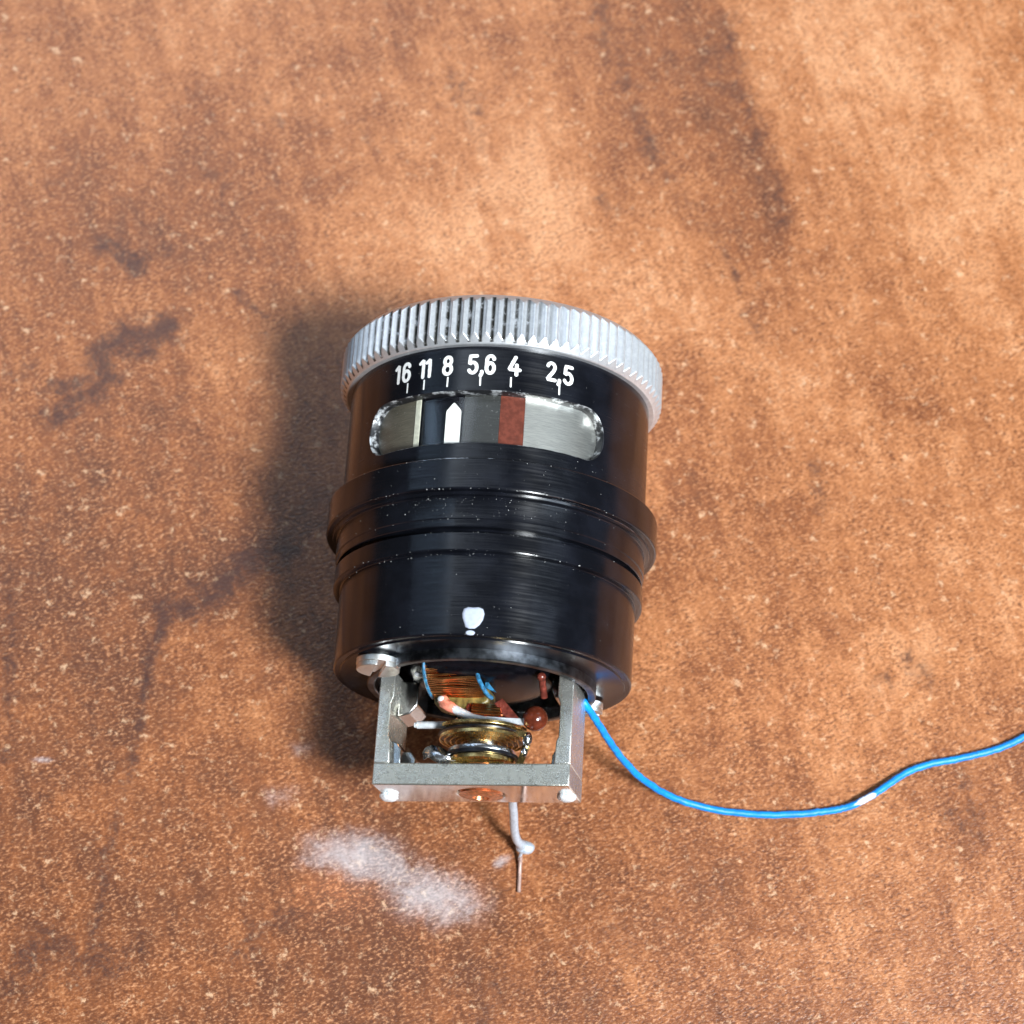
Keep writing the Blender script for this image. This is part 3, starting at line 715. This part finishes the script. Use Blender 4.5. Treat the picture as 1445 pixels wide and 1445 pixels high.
# small lower winding
m = MB(); A_, B_ = V3(668, 1003, 1.1), V3(708, 1006, 1.1)
for k in range(5):
    off = EY * (.46 - .25 * k) + EZ * (.30 * math.sin(k / 4 * math.pi) + .3)
    m.tube([A_ + off, (A_ + B_) / 2 + off + EZ * .14 - EY * .05, B_ + off], .16, 8)
m.build('copper_coil', M['copper'], root, A_, 60)
m = MB(); m.tube([V3(660, 1000, .9), V3(690, 1004, .75), V3(714, 1009, .9)], .55, 10); m.build('coil_former', M['redplate'], root, A_, 60)
m = MB(); m.prism([(0, 0), (.75, .5), (2.5, -1.5), (1.75, -2.1)], EX, EY, EZ, V3(697, 993, 1.5), -.5, .18); m.build('red_tab', M['redplate'], root, V3(700, 990, 1.5), 30, bevel=.1)
# varnished lead over the coil with bead
lead = MB(); ld = [V3(622, 986, 2.3), V3(626, 992, 2.3), V3(636, 998, 2.2), V3(651, 1006, 2.0), V3(667, 1013, 1.8), V3(684, 1016, 1.7), V3(703, 1018, 1.6)]
lead.tube(ld[:4], [.3, .52, .50, .36], 12); lead.ball(V3(626, 989, 2.3), .52, 16, 10)
lead = lead.build('varnished_lead', M['coral'], root, ld[1], 80)
m = MB(); m.tube([q + EZ * .05 for q in ld[2:]], [.42, .40, .36, .32, .28], 12); m.ball(V3(623, 986, 2.7), .30, 12, 8, (1.2, .9, .6)); m.build('clear_sleeve', M['white_rod'], lead, ld[3], 80)
balance = MB(); bp = [V3(660, 1011, 1.9), V3(675, 1015, 1.75), V3(690, 1016, 1.72), V3(715, 1018, 1.65), V3(742, 1019, 1.6)]
balance.tube(bp, .3, sect=(.55, .3, tuple(EY))); balance = balance.build('balance_arm', M['white_rod'], root, bp[-1], 40)
m = MB(); m.ball(V3(755, 1014, 1.6), 1.12, 32, 20); m.build('brown_bead', M['bead'], balance, V3(755, 1014, 1.6), 80)
m = MB(); a_, b_ = V3(585, 1023, .9), V3(642, 1023, .9); pts = []; rr = []
for k in range(41): pts.append(a_.lerp(b_, k / 40)); rr.append((.36 if k % 2 else .31) if 2 < k < 39 else .24)
m.tube(pts, rr, 12); m.build('balance_rod', M['white_rod'], root, a_, 60)
m = MB()
for k in range(14): m.ball(V3(650 + rnd.uniform(-14, 16), 1020 + rnd.uniform(-5, 6), .9 + rnd.uniform(-.2, .3)), rnd.uniform(.12, .3), 8, 6)
m.build('solder_joint', M['tin'], root, V3(650, 1020, .9), 60)

# --- hairspring, hub, discs
hs = MB(); hc = loc(V3(682, 1046, 0)); HY = hc[1]; hu = hc[0]; pts = []; turns = 5.0; N_ = 320
for k in range(N_ + 1):
    s_ = k / N_; a = 2 * math.pi * turns * s_ + 1.2; r = 1.5 + 2.55 * s_ ** .9
    pts.append(FL(hu + r * math.sin(a), HY - .25 * (1 - s_), r * math.cos(a)))
hs.tube(pts, .1, sect=(.26, .07, (0, 1, 0)))
hs = hs.build('hairspring', M['brass'], root, FL(hu, HY, 0), 50); hs['label'] = 'flat brass spiral hairspring'
ct = FL(hu, 0, 0)
m = MB(); m.lathe([(HY + .30, .9), (HY + .30, 3.95), (HY + .42, 4.0), (HY + .50, 3.95), (HY + .50, .9)], 60, ct.x, ct.z); m.build('gap_shade_disc', M['inner_black'], hs, FL(hu, HY, 0), 40)  # added dark disc, stands for the shade between the spring's turns
m = MB(); m.lathe([(HY + .84, 4.3), (HY + .54, 4.35), (HY + .54, 3.75), (HY + .84, 3.7)], 60, ct.x, ct.z, t0=math.radians(-58), t1=math.radians(60)); m.build('regulator_arc', M['brass'], hs, FL(hu, HY, 0), 40, bevel=.05)
m = MB(); m.lathe([(HY + 1.5, .001), (HY + 1.5, 1.3), (HY + .1, 1.3), (HY - .0, 1.55), (HY - .75, 1.5), (HY - .85, .7), (HY - 2.8, .5), (HY - 2.8, .001)], 40, ct.x, ct.z); m.build('hub', M['tin'], root, FL(hu, HY, 0), 40)
m = MB(); m.lathe([(HY - 1.0, 1.0), (HY - 1.0, 3.05), (HY - 1.2, 3.1), (HY - 1.4, 3.05), (HY - 1.4, 1.0)], 60, ct.x, ct.z); m.build('disc', M['tin'], root, FL(hu, HY - 1, 0), 40)
m = MB(); m.lathe([(HY - 1.45, 1.0), (HY - 1.45, 3.3), (HY - 1.75, 3.3), (HY - 1.75, 1.0)], 60, ct.x, ct.z); m.build('washer', M['inner_black'], root, FL(hu, HY - 1.6, 0), 40)
m = MB(); m.lathe([(HY - 1.8, 1.0), (HY - 1.8, 3.0), (HY - 2.15, 3.0), (HY - 2.15, 1.0)], 60, ct.x, ct.z); m.build('washer', M['brass'], root, FL(hu, HY - 2, 0), 40)
m = MB(); m.tube([V3(724, 1033, 1.9), V3(736, 1036, 1.9), V3(744, 1038, 1.8)], .3, sect=(.25, .55, tuple(EZ))); m.tube([V3(744, 1036, 1.7), V3(744, 1050, 1.2), V3(739, 1064, .6), V3(733, 1078, .1)], .3, sect=(.6, .2, tuple(EX)))
m.build('brass_tab', M['brass'], root, V3(744, 1050, 1), 40)
m = MB(); m.ball(V3(744, 1043, 1.7), .5, 14, 10, (.9, 1.3, 1), .08); m.ball(V3(740, 1060, 1.1), .4, 12, 8, (.8, 1.4, 1), .08); m.build('solder_joint', M['tin'], root, V3(744, 1043, 1.7), 80)
# tinned lug: a leaf with a drooping tip
lug = MB(); outl = [(597, 1072), (596, 1062), (600, 1055), (610, 1051), (621, 1053), (630, 1059), (642, 1067), (656, 1074), (640, 1078), (622, 1078), (612, 1074), (604, 1068)]
top_ = [V3(px, py, 1.6 + .25 * math.sin((px - 590) / 14.)) for px, py in outl]; cen = sum(top_, Vector()) / len(top_) + EZ * .35; n = len(outl)
lug.add([cen] + top_ + [p - EZ * .25 for p in top_], [(0, 1 + k, 1 + (k + 1) % n) for k in range(n)] + [(1 + k, 1 + n + k, 1 + n + (k + 1) % n, 1 + (k + 1) % n) for k in range(n)])
lug.build('solder_lug', M['tin'], root, tuple(cen), 80)
m = MB(); m.prism([(-2.6, -.35), (2.2, -.35), (2.4, .0), (-2.2, .2)], EX, EY, EZ, FL(hu, -23.1, 0), 1.4, 1.55); m.build('brass_strip', M['brass'], root, FL(hu, -23.1, 1.5), 30)
# small red and dark bits beside the other arm
m = MB(); m.tube([V3(764, 953, 3.3), V3(766, 968, 2.6), V3(768, 984, 1.8)], .32, 10); m.ball(V3(764, 955, 3.4), .42, 12, 8); m.build('red_sleeve', M['redplate'], root, V3(766, 968, 2.6), 60)
m = MB(); m.ball(V3(592, 951, 3.2), .3, 10, 8, (1.6, 1, 1)); m.build('solder_joint', M['solder'], root, V3(592, 951, 3.2), 60)

# ------------------------------------------------------------------ leads
def spline(pts, k=10):
    P = [Vector(p) for p in pts]; P = [P[0] * 2 - P[1]] + P + [P[-1] * 2 - P[-2]]; out = []
    for i in range(1, len(P) - 2):
        for j in range(k):
            t = j / k; a, b, c, d_ = P[i - 1], P[i], P[i + 1], P[i + 2]
            out.append(.5 * ((2 * b) + (c - a) * t + (2 * a - 5 * b + 4 * c - d_) * t * t + (3 * b - a - 3 * c + d_) * t ** 3))
    return out + [P[-2]]
wp = [(819, 984, 14.2), (826, 994, 14.4), (841, 1016, 12.6), (860, 1046, 9.8), (880, 1073, 7.0), (905, 1098, 4.4), (945, 1123, 2.0), (985, 1137, .9), (1030, 1146, .45), (1090, 1150, .36), (1150, 1147, .36), (1195, 1139, .5), (1222, 1127, .8), (1245, 1113, .7), (1280, 1090, .45), (1310, 1079, .36), (1350, 1071, .36), (1390, 1062, .36), (1420, 1052, .36), (1445, 1040, .36), (1480, 1022, .36), (1540, 1000, .36)]
pts = spline([onz(*q) for q in wp], 12); pts = [p + Vector((rnd.gauss(0, .02), rnd.gauss(0, .02), abs(rnd.gauss(0, .01)))) for p in pts]; ce = onz(1222, 1127, .8)
rad = [.335 * (1 + .03 * math.sin(i * .9) + rnd.uniform(-.015, .015)) for i in range(len(pts))]
m = MB(); m.tube(pts, rad, 14); wo = m.build('blue_lead', M['wire'], root, tuple(pts[0]), 80); wo['label'] = 'blue insulated lead wire curving away from the unit'
me = wo.data; c = np.empty(len(me.vertices) * 3, np.float32); me.vertices.foreach_get('co', c); c = c.reshape(-1, 3) / S + np.array(pts[0])
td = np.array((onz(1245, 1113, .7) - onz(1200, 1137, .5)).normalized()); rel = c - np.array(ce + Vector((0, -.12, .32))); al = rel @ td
dd = np.hypot(al * .85, np.linalg.norm(rel - al[:, None] * td, axis=1) * 2.4); at = me.attributes.new('pale_spot', 'FLOAT', 'POINT'); at.data.foreach_set('value', np.clip(1.15 - dd / 1.5, 0, 1).astype(np.float32))
# bare tinned wire below the bar, its end touching the table
bw = [FL(3.3, -23.8, -2.6), onz(724, 1126, 9.2), onz(725, 1150, 6.8), onz(726, 1172, 4.6), onz(730, 1186, 3.0), onz(738, 1194, 1.8)]
m = MB(); q = spline(bw, 8); m.tube(q, [.40] * (len(q) - 5) + [.42, .46, .52, .5, .36], 12); m.ball(onz(741, 1196, 1.7), .72, 16, 10, (1.25, .9, .7), .04)
m.tube(spline([onz(738, 1197, 1.7), onz(735, 1205, 1.2), onz(733, 1212, .6), onz(733, 1214, .12)], 5), .16, 8)
bl = m.build('bare_lead', M['barewire'], root, tuple(bw[0]), 70)
m = MB(); m.tube(spline([onz(735, 1203, 1.2), onz(734, 1218, .5), onz(733, 1236, .22), onz(732, 1259, .2)], 6), [.19] * 19, 8); m.build('wire_reflection', M['reflection'], bl, tuple(onz(733, 1236, .2)), 70)  # thin tube standing in for the wire's reflection in the table

for o in scn.objects:
    if '_o' in o: del o['_o']
